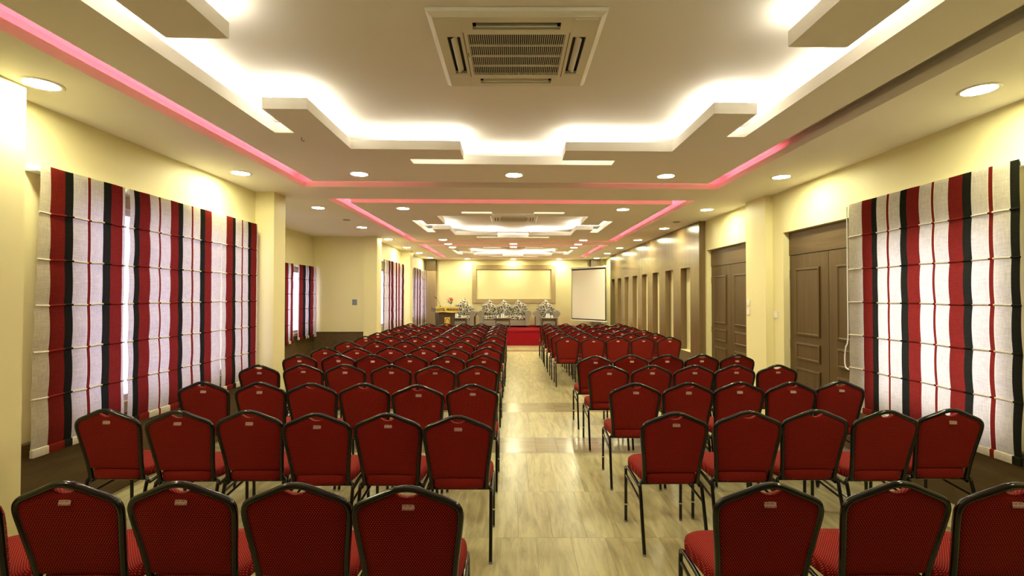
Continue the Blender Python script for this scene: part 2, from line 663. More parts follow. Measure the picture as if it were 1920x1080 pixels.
def tray_rects(yc, so, si, bi, nh, sh, mh, bh, sl, n1, n2):
    R = [(-bi, bi, yc - mh, yc + mh)]
    for s in (-1, 1):
        R.append((min(s * bi, s * so) - (1e-4 if s > 0 else 0), max(s * bi, s * so) + (1e-4 if s < 0 else 0), yc - bh, yc + bh))
        R.append((min(s * si, s * so), max(s * si, s * so), yc - sl, yc + sl))
        ya, yb_ = sorted((yc + s * mh, yc + s * n1))
        R.append((-nh, nh, ya - 1e-4, yb_ + 1e-4))
        ya, yb_ = sorted((yc + s * n1, yc + s * n2))
        R.append((-sh, sh, ya, yb_))
    return R


TRAYS = [tray_rects(3.10, 2.01, 1.85, 1.52, 0.50, 1.04, 1.46, 0.49, 1.02, 1.79, 1.96),
         tray_rects(9.76, 1.86, 1.68, 1.32, 0.36, 0.86, 1.35, 0.34, 0.82, 1.62, 1.79),
         tray_rects(15.55, 1.86, 1.68, 1.32, 0.36, 0.86, 1.28, 0.34, 0.80, 1.54, 1.70)]


def runs(cells):
    """merge consecutive unit pieces on the same line into long runs"""
    out = []
    for key, segs in cells.items():
        segs.sort()
        cur = list(segs[0])
        for a, b in segs[1:]:
            if a - cur[1] < 0.004:
                cur[1] = max(cur[1], b)
            else:
                out.append((key, cur[0], cur[1]))
                cur = [a, b]
        out.append((key, cur[0], cur[1]))
    return out


def edge_runs(us, vs, solid):
    """edges between solid and open cells: (kind, position, side of the solid)"""
    us, vs = sorted(set(us)), sorted(set(vs))
    S = lambda i, j: 0 <= i < len(us) - 1 and 0 <= j < len(vs) - 1 and solid((us[i] + us[i + 1]) / 2, (vs[j] + vs[j + 1]) / 2)
    cells = {}
    for i in range(len(us) - 1):
        for j in range(len(vs) - 1):
            if not S(i, j):
                continue
            if i > 0 and not S(i - 1, j):
                cells.setdefault(('u', us[i], 1), []).append((vs[j], vs[j + 1]))
            if i < len(us) - 2 and not S(i + 1, j):
                cells.setdefault(('u', us[i + 1], -1), []).append((vs[j], vs[j + 1]))
            if j > 0 and not S(i, j - 1):
                cells.setdefault(('v', vs[j], 1), []).append((us[i], us[i + 1]))
            if j < len(vs) - 2 and not S(i, j + 1):
                cells.setdefault(('v', vs[j + 1], -1), []).append((us[i], us[i + 1]))
    return runs(cells)


BAYNAME = ['farthest from the stage', 'in the middle of the hall', 'over the front rows by the stage']
LED_W = 0.022
for k, ((a, b, c, d), R) in enumerate(zip(BAYS, TRAYS)):
    us, vs = [-IX, IX], [c, d]
    for r in R:
        us += [round(r[0], 3), round(r[1], 3)]
        vs += [round(r[2], 3), round(r[3], 3)]
    inside = in_rects(R)
    solid = lambda u, v: (-IX < u < IX and c < v < d) and not inside(u, v)
    isl = obj('ceiling_island', plate(bmesh.new(), us, vs, solid, H, H + SI, skew), 'ceiling_paint', ceiling)
    # light strips lying on the slab along the tray edges
    bm = bmesh.new()
    er = [e for e in edge_runs(us, vs, solid)]
    for (kind, pos, side), s0, s1 in er:
        if s1 - s0 < 0.10:
            continue
        p0 = pos + side * 0.045
        p0, p1 = sorted((p0, p0 + side * LED_W))
        q0, q1 = s0 + 0.01, s1 - 0.01
        rect = (p0, p1, q0, q1) if kind == 'u' else (q0, q1, p0, p1)
        z = H + SI + 0.006
        bm.faces.new([bm.verts.new(skew(x, y, z)) for x, y in ((rect[0], rect[2]), (rect[1], rect[2]), (rect[1], rect[3]), (rect[0], rect[3]))])
    o = obj('led_strip', bm, 'cove_led')
    tag(o, 'warm white light strip along the stepped ceiling tray ' + BAYNAME[k], 'light strip', 'warm cove light strips')
    # partitions between the warm tray and the pink trough
    bm = bmesh.new()
    i_ = IX - 0.10
    plate(bm, [-i_, -i_ + 0.015, i_ - 0.015, i_], [c + 0.08, c + 0.095, d - 0.095, d - 0.08],
          lambda u, v: not (-i_ + 0.015 < u < i_ - 0.015 and c + 0.095 < v < d - 0.095), H + SI, T, skew)
    obj('trough_partition', bm, 'ceiling_paint', ceiling)
    # pink strips on the border slab round the bay
    bm = bmesh.new()
    z = H + ST + 0.006
    e0, e1 = HX + 0.05, HX + 0.05 + LED_W
    right_from = 4.95 if k == 0 else a
    segs = [(-e1, -e0, a, b), (e0, e1, right_from, b), (-HX, HX, a - 0.05 - LED_W, a - 0.05)]
    if k != 0:
        segs.append((-HX, HX, b + 0.05, b + 0.05 + LED_W))
    else:
        segs += [(-HX, -1.1, b + 0.05, b + 0.05 + LED_W), (0.9, HX, b + 0.05, b + 0.05 + LED_W)]
    for x0, x1, y0, y1 in segs:
        bm.faces.new([bm.verts.new(skew(x, y, z)) for x, y in ((x0, y0), (x1, y0), (x1, y1), (x0, y1))])
    o = obj('led_strip', bm, 'pink_led')
    tag(o, 'pink light strip in the ceiling trough ' + BAYNAME[k], 'light strip', 'pink trough light strips')

# windows --------------------------------------------------------------
def window(n, x, hole, mull):
    y0, y1, z0, z1 = hole
    w = bpy.data.objects.new('window_%d' % n, None)
    link(w)
    struct(w)
    w.location = (x, (y0 + y1) / 2, z0)
    hw, hh = (y1 - y0) / 2, z1 - z0
    t = 0.05
    us, vs = [-hw, -hw + t, hw - t, hw], [0, t, hh - t, hh]
    ms = [-hw + (2 * hw) * (i + 1) / mull for i in range(mull - 1)]
    for m_ in ms:
        us += [m_ - 0.025, m_ + 0.025]
    sol = lambda u, v: abs(u) > hw - t or v < t or v > hh - t or any(abs(u - m_) < 0.025 for m_ in ms)
    obj('window_frame', plate(bmesh.new(), us, vs, sol, -0.03, 0.03, lambda u, v, q: (q, u, v)), 'frame_white', w)
    ed = [-hw] + ms + [hw]
    for a, b in zip(ed, ed[1:]):
        obj('pane', boxm(-0.003, 0.003, a + 0.02, b - 0.02, 0.04, hh - 0.04), 'window_glass' if x > 0 else 'window_glass_tinted', w)
    return w


window(1, XL - 0.09, WIN1, 4)
window(2, XA - 0.09, WIN2, 3)
window(3, XL - 0.09, WIN3, 3)
window(4, XL - 0.09, WIN4, 3)
window(5, XR + 0.09, WINR, 3)

# doors ----------------------------------------------------------------
def door(n, hole):
    y0, y1, z0, z1 = hole
    d = bpy.data.objects.new('door_%d' % n, None)
    link(d)
    struct(d)
    d.location = (XR + 0.075, y0, 0)
    W = y1 - y0
    dz = 2.20
    obj('transom', boxm(0.0, 0.04, 0, W, dz, z1), 'transom_wood', d)
    obj('back_board', boxm(0.045, 0.06, 0, W, 0, z1), 'door_wood', d)
    for i in range(2):
        a, b = i * W / 2 + 0.004, (i + 1) * W / 2 - 0.004
        leaf = obj('door_leaf', boxm(0.006, 0.042, a, b, 0.008, dz - 0.008), 'door_wood', d)
        for p0, p1 in ((0.14, 0.76), (0.86, 1.08), (1.17, 2.02)):
            pb = bmesh.new()
            ya, yb = a + 0.15, b - 0.15
            q = 0.022
            # raised field panel with a bevelled rim standing proud of the leaf
            vs_ = []
            for off, x in ((0.0, 0.007), (0.0, -0.012), (q, -0.016), (q + 0.012, -0.006), (q + 0.03, -0.006)):
                vs_.append([pb.verts.new((x, yy, zz)) for yy, zz in ((ya + off, p0 + off), (yb - off, p0 + off), (yb - off, p1 - off), (ya + off, p1 - off))])
            for r0, r1 in zip(vs_, vs_[1:]):
                for k in range(4):
                    pb.faces.new((r0[k], r0[(k + 1) % 4], r1[(k + 1) % 4], r1[k]))
            pb.faces.new(vs_[-1])
            obj('door_panel', pb, 'door_wood', leaf)
        hy = 0.012 if i == 0 else W - 0.012
        for hz in (0.3, 1.05, 1.95):
            obj('hinge', boxm(-0.004, 0.008, hy - 0.010, hy + 0.010, hz - 0.055, hz + 0.055), 'steel', leaf)
    return d


door(1, D1)
door(2, D2)

# slotted feature cladding on the wall beyond the doors ------------------
CX = 3.45
slots = [(9.42 + 1.0 * i, 9.95 + 1.0 * i, 0.56, 2.22) for i in range(8)]
us, vs = [8.96, 17.15], [0, H]
for a, b, c, d in slots:
    us += [a, b]
    vs += [c, d]
isl = in_rects(slots)
clad = obj('wall_cladding', plate(bmesh.new(), us, vs, lambda u, v: not isl(u, v), CX, XR - 0.001, lambda u, v, w: (w, u, v)), 'cladding_wood')
struct(clad)
for a, b, c, d in slots:
    obj('niche_sill', boxm(CX - 0.004, XR - 0.002, a + 0.002, b - 0.002, c, c + 0.012), 'wall_paint', clad)

# downlights -----------------------------------------------------------
ORD = ['first', 'second', 'third', 'fourth', 'fifth', 'sixth', 'seventh', 'eighth', 'ninth', 'tenth', 'eleventh', 'twelfth', 'thirteenth']
ring_me = lens_me = None


def downlight(x, y, label):
    global ring_me, lens_me
    t = thing('downlight', label, 'ceiling light', (x, y, H), 0, 'recessed ceiling downlights')
    if ring_me is None:
        bm = bmesh.new()
        prof = [(0.092, 0.0), (0.092, -0.006), (0.108, -0.009), (0.116, -0.004), (0.116, 0.0)]
        seg = 24
        rings = [[bm.verts.new((r * math.cos(2 * PI * k / seg), r * math.sin(2 * PI * k / seg), z)) for k in range(seg)] for r, z in prof]
        for a, b in zip(rings, rings[1:] + rings[:1]):
            for k in range(seg):
                bm.faces.new((a[k], a[(k + 1) % seg], b[(k + 1) % seg], b[k]))
        o = obj('trim_ring', bm, 'ring_white', t, True)
        ring_me = o.data
        bm = bmesh.new()
        bm.faces.new([bm.verts.new((0.093 * math.cos(-2 * PI * k / 16), 0.093 * math.sin(-2 * PI * k / 16), -0.004)) for k in range(16)])
        o = obj('lens', bm, 'lamp_lens', t)
        lens_me = o.data
    else:
        link(bpy.data.objects.new('trim_ring', ring_me), t)
        link(bpy.data.objects.new('lens', lens_me), t)


side_y = [0.95, 3.12, 5.50, 7.66, 9.85, 11.95, 14.0, 15.85, 17.9]  # first entry: unseen pair above the frame, added to brighten the near ceiling
for i, y in enumerate(side_y):
    n_ = ORD[len(side_y) - 1 - i]
    downlight(-3.06, y + SK * -3.06 * (0 if i == 1 else 1) , 'round downlight in the ceiling border above the blinds, %s from the stage wall' % n_)
    downlight(3.11, y + SK * 3.11, 'round downlight in the ceiling border above the doors, %s from the stage wall' % n_)
inner = [5.50, 7.68, 12.03, 13.0, 13.92, 18.4]
for i, y in enumerate(inner):
    n_ = ORD[len(inner) - 1 - i]
    downlight(-1.74, y + SK * -1.74, 'round downlight over the lectern-side chairs, %s from the stage wall' % n_)
    downlight(1.76, y + SK * 1.76, 'round downlight over the screen-side chairs, %s from the stage wall' % n_)
for i, y in enumerate([5.50, 12.92, 13.75, 18.4]):
    downlight(0.01, y, 'round downlight over the centre aisle, %s from the stage wall' % ORD[3 - i])

# small grey ceiling grilles in the border
for x, y, lb in ((-3.02, 8.75, 'small grey speaker grille in the ceiling border above the alcove'),
                 (3.05, 9.0, 'small grey sensor in the ceiling border above the cladding')):
    b = bmesh.new()
    lathe(b, [(0.02, -0.012), (0.075, -0.010), (0.085, -0.004), (0.085, 0.0)], 20)
    g = tag(obj('ceiling_speaker', b, 'ring_white', None, True), lb, 'speaker')
    g.location = (x, y, H)
    for r_ in (0.03, 0.05, 0.068):
        b = bmesh.new()
        tube(b, [(r_ * math.cos(2 * PI * k / 18), r_ * math.sin(2 * PI * k / 18), -0.011) for k in range(18)], 0.003, 4, True)
        obj('grille_ring', b, 'plastic_seam', g)
# bent hook left in the ceiling
hb = tube(bmesh.new(), spline([(0, 0, 0), (0, 0, -0.02), (0.012, 0, -0.032), (0.024, 0, -0.022)], 4), 0.003, 6)
h_ = tag(obj('ceiling_hook', hb, 'plastic_seam', None, True), 'tiny dark hook screwed into the ceiling beside a tray block', 'hook')
h_.location = (-1.84, 4.19, H)


# air conditioners -------------------------------------------------------
def air_conditioner(y, w, d, label):
    t = thing('air_conditioner', label, 'air conditioner', (0.02, y, T), 0, 'cassette air conditioners in the trays')
    a, b = w / 2, d / 2
    zb = -0.042
    # facia with four outlet slots and the return opening
    go_x, go_y = a * 0.575, b * 0.555          # return grille opening
    s0, s1 = 0.665, 0.82                      # outlet slots, as shares of the half size
    sl = 0.50
    rects = [(-go_x, go_x, -go_y, go_y)]
    for s in (-1, 1):
        rects.append((*sorted((s * s0 * a, s * s1 * a)), -sl * b, sl * b))
        rects.append((-sl * a, sl * a, *sorted((s * s0 * b, s * s1 * b))))
    us, vs = [-a * 0.93, a * 0.93], [-b * 0.93, b * 0.93]
    for r in rects:
        us += [r[0], r[1]]
        vs += [r[2], r[3]]
    ir = in_rects(rects)
    face = obj('facia', plate(bmesh.new(), us, vs, lambda u, v: not ir(u, v), zb, zb + 0.02, lambda u, v, q: (u, v, q)), 'plastic_white', t)
    # bevelled rim
    bm = bmesh.new()
    loops = []
    for k, z in ((0.93, zb), (0.93, zb + 0.02), (0.995, -0.002), (1.0, -0.010), (0.985, -0.022)):
        loops.append([bm.verts.new((sx * a * k, sy * b * k, z)) for sx, sy in ((-1, -1), (1, -1), (1, 1), (-1, 1))])
    for l0, l1 in zip(loops, loops[1:] + loops[:1]):
        for k in range(4):
            bm.faces.new((l0[k], l0[(k + 1) % 4], l1[(k + 1) % 4], l1[k]))
    obj('rim', bm, 'plastic_white', t)
    obj('cavity', boxm(-a * 0.9, a * 0.9, -b * 0.9, b * 0.9, -0.006, -0.001), 'cavity_dark', t)
    # return grille: fine bars plus three cross bars
    bm = bmesh.new()
    nb = 46
    for i in range(nb):
        x = -go_x + 2 * go_x * (i + 0.5) / nb
        box(bm, x - 0.0022, x + 0.0022, -go_y, go_y, zb + 0.004, zb + 0.010)
    g = obj('grille_bars', bm, 'plastic_white', t)
    g['kind'] = 'stuff'
    for i in (1, 2, 3):
        yy = -go_y + 2 * go_y * i / 4
        obj('cross_bar', boxm(-go_x, go_x, yy - 0.004, yy + 0.004, zb, zb + 0.010), 'plastic_white', t)
    # louvre flaps, tilted in their slots
    for s in (-1, 1):
        m = (s0 + s1) / 2
        for axis in (0, 1):
            L_ = sl * (b if axis == 0 else a) - 0.02
            W_ = 0.020 if axis == 0 else 0.016
            bm = boxm(-W_, W_, -L_, L_, -0.003, 0.003, 0.002)
            o = obj('louvre', bm, 'plastic_white', t)
            if axis == 0:
                o.location = (s * m * a, 0, zb + 0.008)
                o.rotation_euler = (0, s * 0.6, 0)
            else:
                o.location = (0, s * m * b, zb + 0.008)
                o.rotation_euler = (0, s * 1.25, PI / 2)
    # seams of the removable grille door and corner covers
    for s in (-1, 1):
        obj('seam', boxm(s * 0.62 * a - 0.0025, s * 0.62 * a + 0.0025, -b * 0.60, b * 0.60, zb - 0.0012, zb + 0.002), 'plastic_seam', t)
        for q in (-1, 1):
            cx = obj('corner_cover', boxm(*sorted((s * 0.645 * a, s * 0.90 * a)), *sorted((q * 0.53 * b, q * 0.90 * b)), zb - 0.004, zb + 0.002, 0.001), 'plastic_white', t)
    obj('badge', boxm(-0.605 * a, -0.595 * a, -0.10 * b, 0.0, zb - 0.002, zb), 'plastic_seam', t)
    return t


air_conditioner(3.06, 1.0, 0.94, 'square cassette air conditioner in the ceiling tray farthest from the stage')
air_conditioner(9.70, 0.95, 0.90, 'square cassette air conditioner in the middle ceiling tray')
air_conditioner(15.55, 0.95, 0.90, 'square cassette air conditioner in the ceiling tray by the stage')

# ------------------------------------------------------------------ roman blinds
CR, RD, BK = (0.60, 0.55, 0.47), (0.165, 0.017, 0.012), (0.016, 0.016, 0.011)
PALE = (0.74, 0.69, 0.55)


def thin(w):
    """thin red line flanked by pale and dark piping"""
    return [(0.006, PALE), (w, RD), (0.006, PALE)]


HALF_A = [(0.12, RD), (0.066, BK), (0.115, CR)] + thin(0.028) + [(0.115, CR), (0.070, BK), (0.12, RD)]
HALF_B = [(0.115, CR)] + thin(0.026) + [(0.115, CR)]


def acc(seq, length):
    out, p = [], 0.0
    for w, c in seq:
        p += w
        out.append((min(p, length), c))
        if p >= length:
            break
    if out[-1][0] < length:
        out.append((length, CR))
    return out


def blind(label, loc, rz, length, z0, z1, seq, rods, mat_name, cord=False, bulge=0.012, seed=0, flare=0.0, wall_gap=0.1):
    t = thing('roman_blind', label, 'window blind', (loc[0], loc[1], z0), rz, 'striped roman blinds')
    mat = blind_fabric(mat_name, acc(seq, length), length)
    mat2 = blind_fabric(mat_name + '_rod', acc([(w, tuple(v * 0.95 for v in c)) for w, c in seq], length), length, 0.02)
    hgt = z1 - z0
    nu, nv = max(14, int(length / 0.05)), 64
    bm = bmesh.new()
    levels = [0.0] + [r - z0 for r in sorted(rods)] + [hgt]
    rnd = random.Random(seed)
    ph = [rnd.uniform(0, 6) for _ in range(6)]
    grid = []
    for j in range(nv + 1):
        v = hgt * j / nv
        for a, b in zip(levels, levels[1:]):
            if a <= v <= b + 1e-9:
                tt = (v - a) / (b - a)
                break
        row = []
        for i in range(nu + 1):
            u = length * i / nu
            amp = bulge * (0.6 + 0.4 * math.sin(u * 3.1 + ph[0] + v * 1.3))
            y = -0.012 - amp * math.sin(PI * tt) ** 0.8 - 0.006 * math.sin(u * 9 + ph[1]) * (1 - v / hgt) - 0.004 * math.sin(u * 23 + ph[2] + v)
            du = 0.010 * math.sin(v * 4.0 + ph[3]) * (1 - v / hgt) - flare * (1 - v / hgt) * (1 - u / length)
            row.append(bm.verts.new((u + du, y, v)))
        grid.append(row)
    for j in range(nv):
        for i in range(nu):
            bm.faces.new((grid[j][i], grid[j][i + 1], grid[j + 1][i + 1], grid[j + 1][i]))
    obj('fabric', bm, mat, t, True)
    for r in rods:
        v = r - z0
        bm = bmesh.new()
        tube(bm, [(length * i / 12 - flare * (1 - v / hgt) * (1 - i / 12), -0.018 - 0.006 * math.sin(length * i / 12 * 9 + ph[1]) * (1 - v / hgt), v + 0.003 * math.sin(i * 1.3 + ph[4])) for i in range(13)], 0.0075, 8)
        obj('rod_pocket', bm, mat2, t, True)
    obj('hem_bar', boxm(0.004 - flare, length - 0.004, -0.032, -0.008, -0.004, 0.055, 0.008), mat2, t, True)
    obj('head_rail', boxm(0.0, length, 0.002, wall_gap, hgt - 0.045, hgt - 0.006, 0.004), 'frame_white', t, True)
    if cord:
        pts = spline([(-0.02, -0.02, hgt - 0.02), (-0.022, -0.02, hgt * 0.6), (-0.02, -0.022, hgt * 0.35), (-0.045, -0.03, 0.62),
                      (-0.06, -0.03, 0.50), (-0.045, -0.03, 0.42), (0.0, -0.028, 0.40)], 6)
        obj('pull_cord', tube(bmesh.new(), pts, 0.006, 6), 'cord_white', t, True)
    return t


RODS = [2.26, 1.93, 1.605, 1.28, 0.955]
# left wall, pattern read from the camera end towards the stage
BXL = XL + 0.10
blind('striped roman blind next to the pillar with the grey switch plate', (BXL, 3.37), PI / 2, 0.745, 0.56, 2.595,
      [(0.07, CR)] + HALF_A + [(0.08, CR)], RODS, 'blind_cloth_a', seed=1, flare=0.05)
blind('widest striped roman blind, between two narrower blinds of one window', (BXL, 4.150), PI / 2, 1.317, 0.57, 2.595,
      [(0.055, CR), (0.062, BK), (0.115, RD)] + HALF_B + HALF_A + [(0.12, CR)], RODS, 'blind_cloth_b', seed=2)
blind('narrow striped roman blind beside the pillar at the alcove', (BXL, 5.485), PI / 2, 0.76, 0.58, 2.595,
      [(0.085, CR)] + HALF_A, RODS, 'blind_cloth_c', seed=3)
# alcove
r2 = [2.02, 1.70, 1.38, 1.06]
BXA = XA + 0.09
blind('dark striped blind in the alcove, half hidden by the pillar', (BXA, 8.95), PI / 2, 1.12, 0.68, 2.33,
      [(0.25, CR)] + HALF_A + [(0.1, CR), (0.12, RD)] + thin(0.03) + [(0.15, CR), (0.08, BK)], r2, 'blind_cloth_d', seed=4, wall_gap=0.09)
blind('dark striped blind in the alcove corner', (BXA, 10.30), PI / 2, 0.93, 0.72, 2.33,
      [(0.04, CR), (0.19, RD), (0.12, BK), (0.06, CR)] + thin(0.035) + [(0.06, CR), (0.10, BK), (0.17, RD), (0.08, CR)], r2, 'blind_cloth_e', seed=5, wall_gap=0.09)
# rear windows
blind('striped roman blind between the alcove and the next pillar', (BXL, 12.36), PI / 2, 2.28, 0.58, 2.60,
      [(0.05, BK), (0.13, CR)] + HALF_A[2:] + [(0.09, CR), (0.06, BK)] + HALF_A + HALF_B[:1] + [(0.05, BK), (0.13, RD)] + HALF_B + [(0.12, RD), (0.12, BK)], RODS, 'blind_cloth_f', seed=6)
blind('striped roman blind beside the brown corner column, pillar end', (BXL, 16.02), PI / 2, 1.55, 0.58, 2.60,
      [(0.04, BK), (0.10, CR)] + HALF_A + HALF_B + [(0.12, RD), (0.07, BK)], RODS, 'blind_cloth_g', seed=7)
blind('narrow striped blind against the brown corner column', (BXL, 17.70), PI / 2, 0.70, 0.58, 2.60,
      [(0.05, BK), (0.12, CR)] + HALF_A, RODS, 'blind_cloth_h', seed=8)
# wall of the doors: pattern read from the door end towards the camera
blind('striped roman blind hung next to the wooden double door', (XR - 0.08, 4.995), -PI / 2, 1.685, 0.51, 2.615,
      [(w_ * 1.048, c_) for w_, c_ in [(0.178, CR)] + HALF_A + HALF_B + HALF_A], [2.275, 1.94, 1.605, 1.27, 0.935], 'blind_cloth_i', cord=True, seed=9, wall_gap=0.08)


# switch plates ----------------------------------------------------------
def switch(loc, rz, w, h, label, mat='plastic_white', rockers=1):
    t = thing('switch_plate', label, 'wall switch', loc, rz)
    obj('plate', boxm(-w / 2, w / 2, -0.010, 0, -h / 2, h / 2, 0.003), mat, t)
    for i in range(rockers):
        ww = w * 0.8 / rockers
        x = -w * 0.4 + ww * i
        obj('rocker', boxm(x + 0.003, x + ww - 0.003, -0.014, -0.008, -h * 0.33, h * 0.33, 0.002), 'rocker_grey' if mat == 'rocker_grey' else 'ring_white', t)


switch((XR, 6.57, 1.41), -PI / 2, 0.10, 0.10, 'square white switch between the pillar and the wooden door', rockers=1)
switch((3.47, 7.12, 1.56), -PI / 2, 0.085, 0.10, 'upper of two white switches beside the double door', rockers=2)
switch((3.47, 7.12, 1.43), -PI / 2, 0.085, 0.10, 'lower of two white switches beside the double door', rockers=1)
switch((XL, 3.29, 1.635), PI / 2, 0.10, 0.085, 'small grey switch plate beside the striped blind', 'rocker_grey', 2)
switch((-3.70, 11.30, 1.51), 0, 0.11, 0.13, 'small switch plate on the alcove wall', 'rocker_grey', 2)

# ------------------------------------------------------------------ stage
stage = thing('stage', 'low stage covered in red carpet below the sofa', 'stage', (0, 16.05, 0))
obj('platform', boxm(-2.75, 2.3, 0.0, 2.74, 0.0, 0.455), 'carpet_red', stage)
obj('carpet_top', boxm(-2.77, 2.32, -0.02, 2.74, 0.458, 0.515, 0.006), 'carpet_red', stage)
obj('skirt_seam', boxm(0.30, 0.306, -0.006, 0.002, 0.0, 0.45), 'carpet_red', stage)
SZ = 0.515

# framed panel on the stage wall
pf = thing('wall_frame', 'wide tan wood frame round a cream panel above the sofa', 'frame', (0.03, YB, 1.36))
fw, fh, ft = 1.62, 1.48, 0.165
for x0, x1, z0, z1 in ((-fw, -fw + ft, 0, fh), (fw - ft, fw, 0, fh), (-fw + ft, fw - ft, 0, ft), (-fw + ft, fw - ft, fh - ft, fh)):
    obj('frame_bar', boxm(x0, x1, -0.07, 0, z0, z1, 0.006), 'frame_wood', pf)
obj('cream_panel', boxm(-fw + ft, fw - ft, -0.02, 0, ft, fh - ft), 'wall_paint', pf)


# sofa and armchairs -----------------------------------------------------
def couch(name, label, cat, x, y, w, group=None):
    """sits facing the hall (-y); w is the overall width"""
    t = thing(name, label, cat, (x, y, SZ), 0, group)
    hw = w / 2
    aw = 0.20
    obj('base', boxm(-hw + 0.05, hw - 0.05, -0.82, -0.02, 0.05, 0.27, 0.02), 'sofa_grey', t, True)
    nseat = max(1, round((w - 2 * aw) / 0.55))
    cw = (w - 2 * aw) / nseat
    for i in range(nseat):
        a = -hw + aw + i * cw
        obj('seat_cushion', boxm(a + 0.003, a + cw - 0.003, -0.86, -0.2, 0.272, 0.40, 0.03), 'floral_print', t, True)
        # back cushion with a rounded top
        bm = bmesh.new()
        n = 12
        prev = None
        loops = []
        for k in range(n + 1):
            u = a + 0.003 + (cw - 0.006) * k / n
            e = abs(2 * k / n - 1) ** 3
            top = 0.76 - 0.07 * e
            loops.append([bm.verts.new((u, yy, zz)) for yy, zz in ((-0.30, 0.36), (-0.27, top - 0.05), (-0.22, top), (-0.14, top - 0.02), (-0.08, top - 0.1), (-0.06, 0.36))])
        for l0, l1 in zip(loops, loops[1:]):
            for k in range(6):
                bm.faces.new((l0[k], l0[(k + 1) % 6], l1[(k + 1) % 6], l1[k]))
        bm.faces.new(loops[0])
        bm.faces.new(loops[-1])
        obj('back_cushion', bm, 'floral_print', t, True)
    obj('back_board', boxm(-hw + 0.1, hw - 0.1, -0.07, 0.0, 0.06, 0.66, 0.02), 'sofa_grey', t, True)
    for s in (-1, 1):
        # scroll arm: post with a rolled top leaning outward
        prof = [(0.0, 0.05), (0.0, 0.42), (-0.015, 0.50), (0.01, 0.565), (0.07, 0.60), (0.14, 0.595), (0.20, 0.56), (0.235, 0.50), (0.225, 0.44), (0.185, 0.40), (0.155, 0.36), (0.15, 0.05)]
        bm = bmesh.new()
        loops = []
        for yy, k in ((-0.86, 0.96), (-0.84, 1.0), (-0.02, 1.0)):
            loops.append([bm.verts.new((s * (hw - aw + (px - 0.1) * k + 0.1), yy, 0.3 + (pz - 0.3) * k)) for px, pz in prof])
        m = len(prof)
        for l0, l1 in zip(loops, loops[1:]):
            for k in range(m):
                bm.faces.new((l0[k], l0[(k + 1) % m], l1[(k + 1) % m], l1[k]))
        bm.faces.new(loops[0])
        bm.faces.new(loops[-1])
        obj('arm', bm, 'sofa_grey', t, True)
        for yy in (-0.78, -0.10):
            obj('foot', lathe(bmesh.new(), [(0.022, 0.0), (0.03, 0.055)], 10, (s * (hw - 0.14), yy, 0)), 'sofa_foot', t)
    return t


SY = 18.35
couch('sofa', 'grey sofa with black and cream floral seats on the stage', 'sofa', -0.315, SY, 1.92)
couch('armchair', 'grey floral armchair next to the lectern', 'armchair', -1.82, SY, 0.90)
couch('armchair', 'grey floral armchair on the projector screen side of the sofa', 'armchair', 1.225, SY, 0.90)


def throw_cushion(x, y, z, label, tilt=0.25, turn=PI / 4, size=0.44, twist=0.0):
    n = 10
    bm = bmesh.new()
    for side in (-1, 1):
        g = []
        for j in range(n + 1):
            row = []
            for i in range(n + 1):
                u, v = 2 * i / n - 1, 2 * j / n - 1
                pinch = 1 - 0.10 * (1 - abs(u) ** 2) * abs(v) ** 3
                pinch2 = 1 - 0.10 * (1 - abs(v) ** 2) * abs(u) ** 3
                th = 0.085 * ((1 - u ** 4) * (1 - v ** 4)) ** 0.6
                row.append(bm.verts.new((u * size / 2 * pinch2, side * th, v * size / 2 * pinch)))
            g.append(row)
        for j in range(n):
            for i in range(n):
                bm.faces.new((g[j][i], g[j][i + 1], g[j + 1][i + 1], g[j + 1][i]))
    bmesh.ops.remove_doubles(bm, verts=bm.verts, dist=0.0008)
    o = obj('throw_cushion', bm, 'floral_print', None, True)
    o.matrix_world = Matrix.Translation((x, y, z)) @ Matrix.Rotation(twist, 4, 'Z') @ Matrix.Rotation(-tilt, 4, 'X') @ Matrix.Rotation(turn, 4, 'Y')
    return tag(o, label, 'cushion', 'floral throw cushions on the stage seats')


cz = SZ + 0.40 + 0.315
throw_cushion(-0.885, 17.85, cz + 0.01, 'floral cushion on its corner, on the sofa seat next to the lectern-side arm', turn=PI / 4 + 0.12)
throw_cushion(-0.33, 17.93, cz, 'floral cushion on its corner, on the middle of the sofa', turn=PI / 4 - 0.05)
throw_cushion(0.235, 17.85, cz + 0.01, 'floral cushion on its corner, on the sofa seat beside the screen-side arm', turn=PI / 4 - 0.18)
throw_cushion(-1.83, 17.85, cz + 0.03, 'floral cushion on its corner, on the armchair by the lectern', turn=PI / 4 + 0.1, size=0.46)
throw_cushion(1.21, 17.87, cz + 0.01, 'floral cushion on its corner, on the armchair by the projector screen', turn=PI / 4)


def side_table(x, y, w, label):
    t = thing('side_table', label, 'table', (x, y, SZ), 0, 'dark side tables on the stage')
    top = obj('tabletop', boxm(-w / 2, w / 2, -0.15, 0.15, 0.335, 0.365, 0.006), 'table_wood', t)
    for sx in (-1, 1):
        for sy in (-1, 1):
            bm = bmesh.new()
            tube(bm, [(sx * (w / 2 - 0.05), sy * 0.11, 0.335), (sx * (w / 2 - 0.03), sy * 0.13, 0.004)], [0.022, 0.016], 8)
            obj('leg', bm, 'table_wood', t)
    for sy in (-1, 1):
        obj('apron', boxm(-w / 2 + 0.05, w / 2 - 0.05, sy * 0.11 - 0.01, sy * 0.11 + 0.01, 0.26, 0.334), 'table_wood', t)
    obj('stretcher', boxm(-w / 2 + 0.045, w / 2 - 0.045, -0.012, 0.012, 0.10, 0.13), 'table_wood', t)
    return t


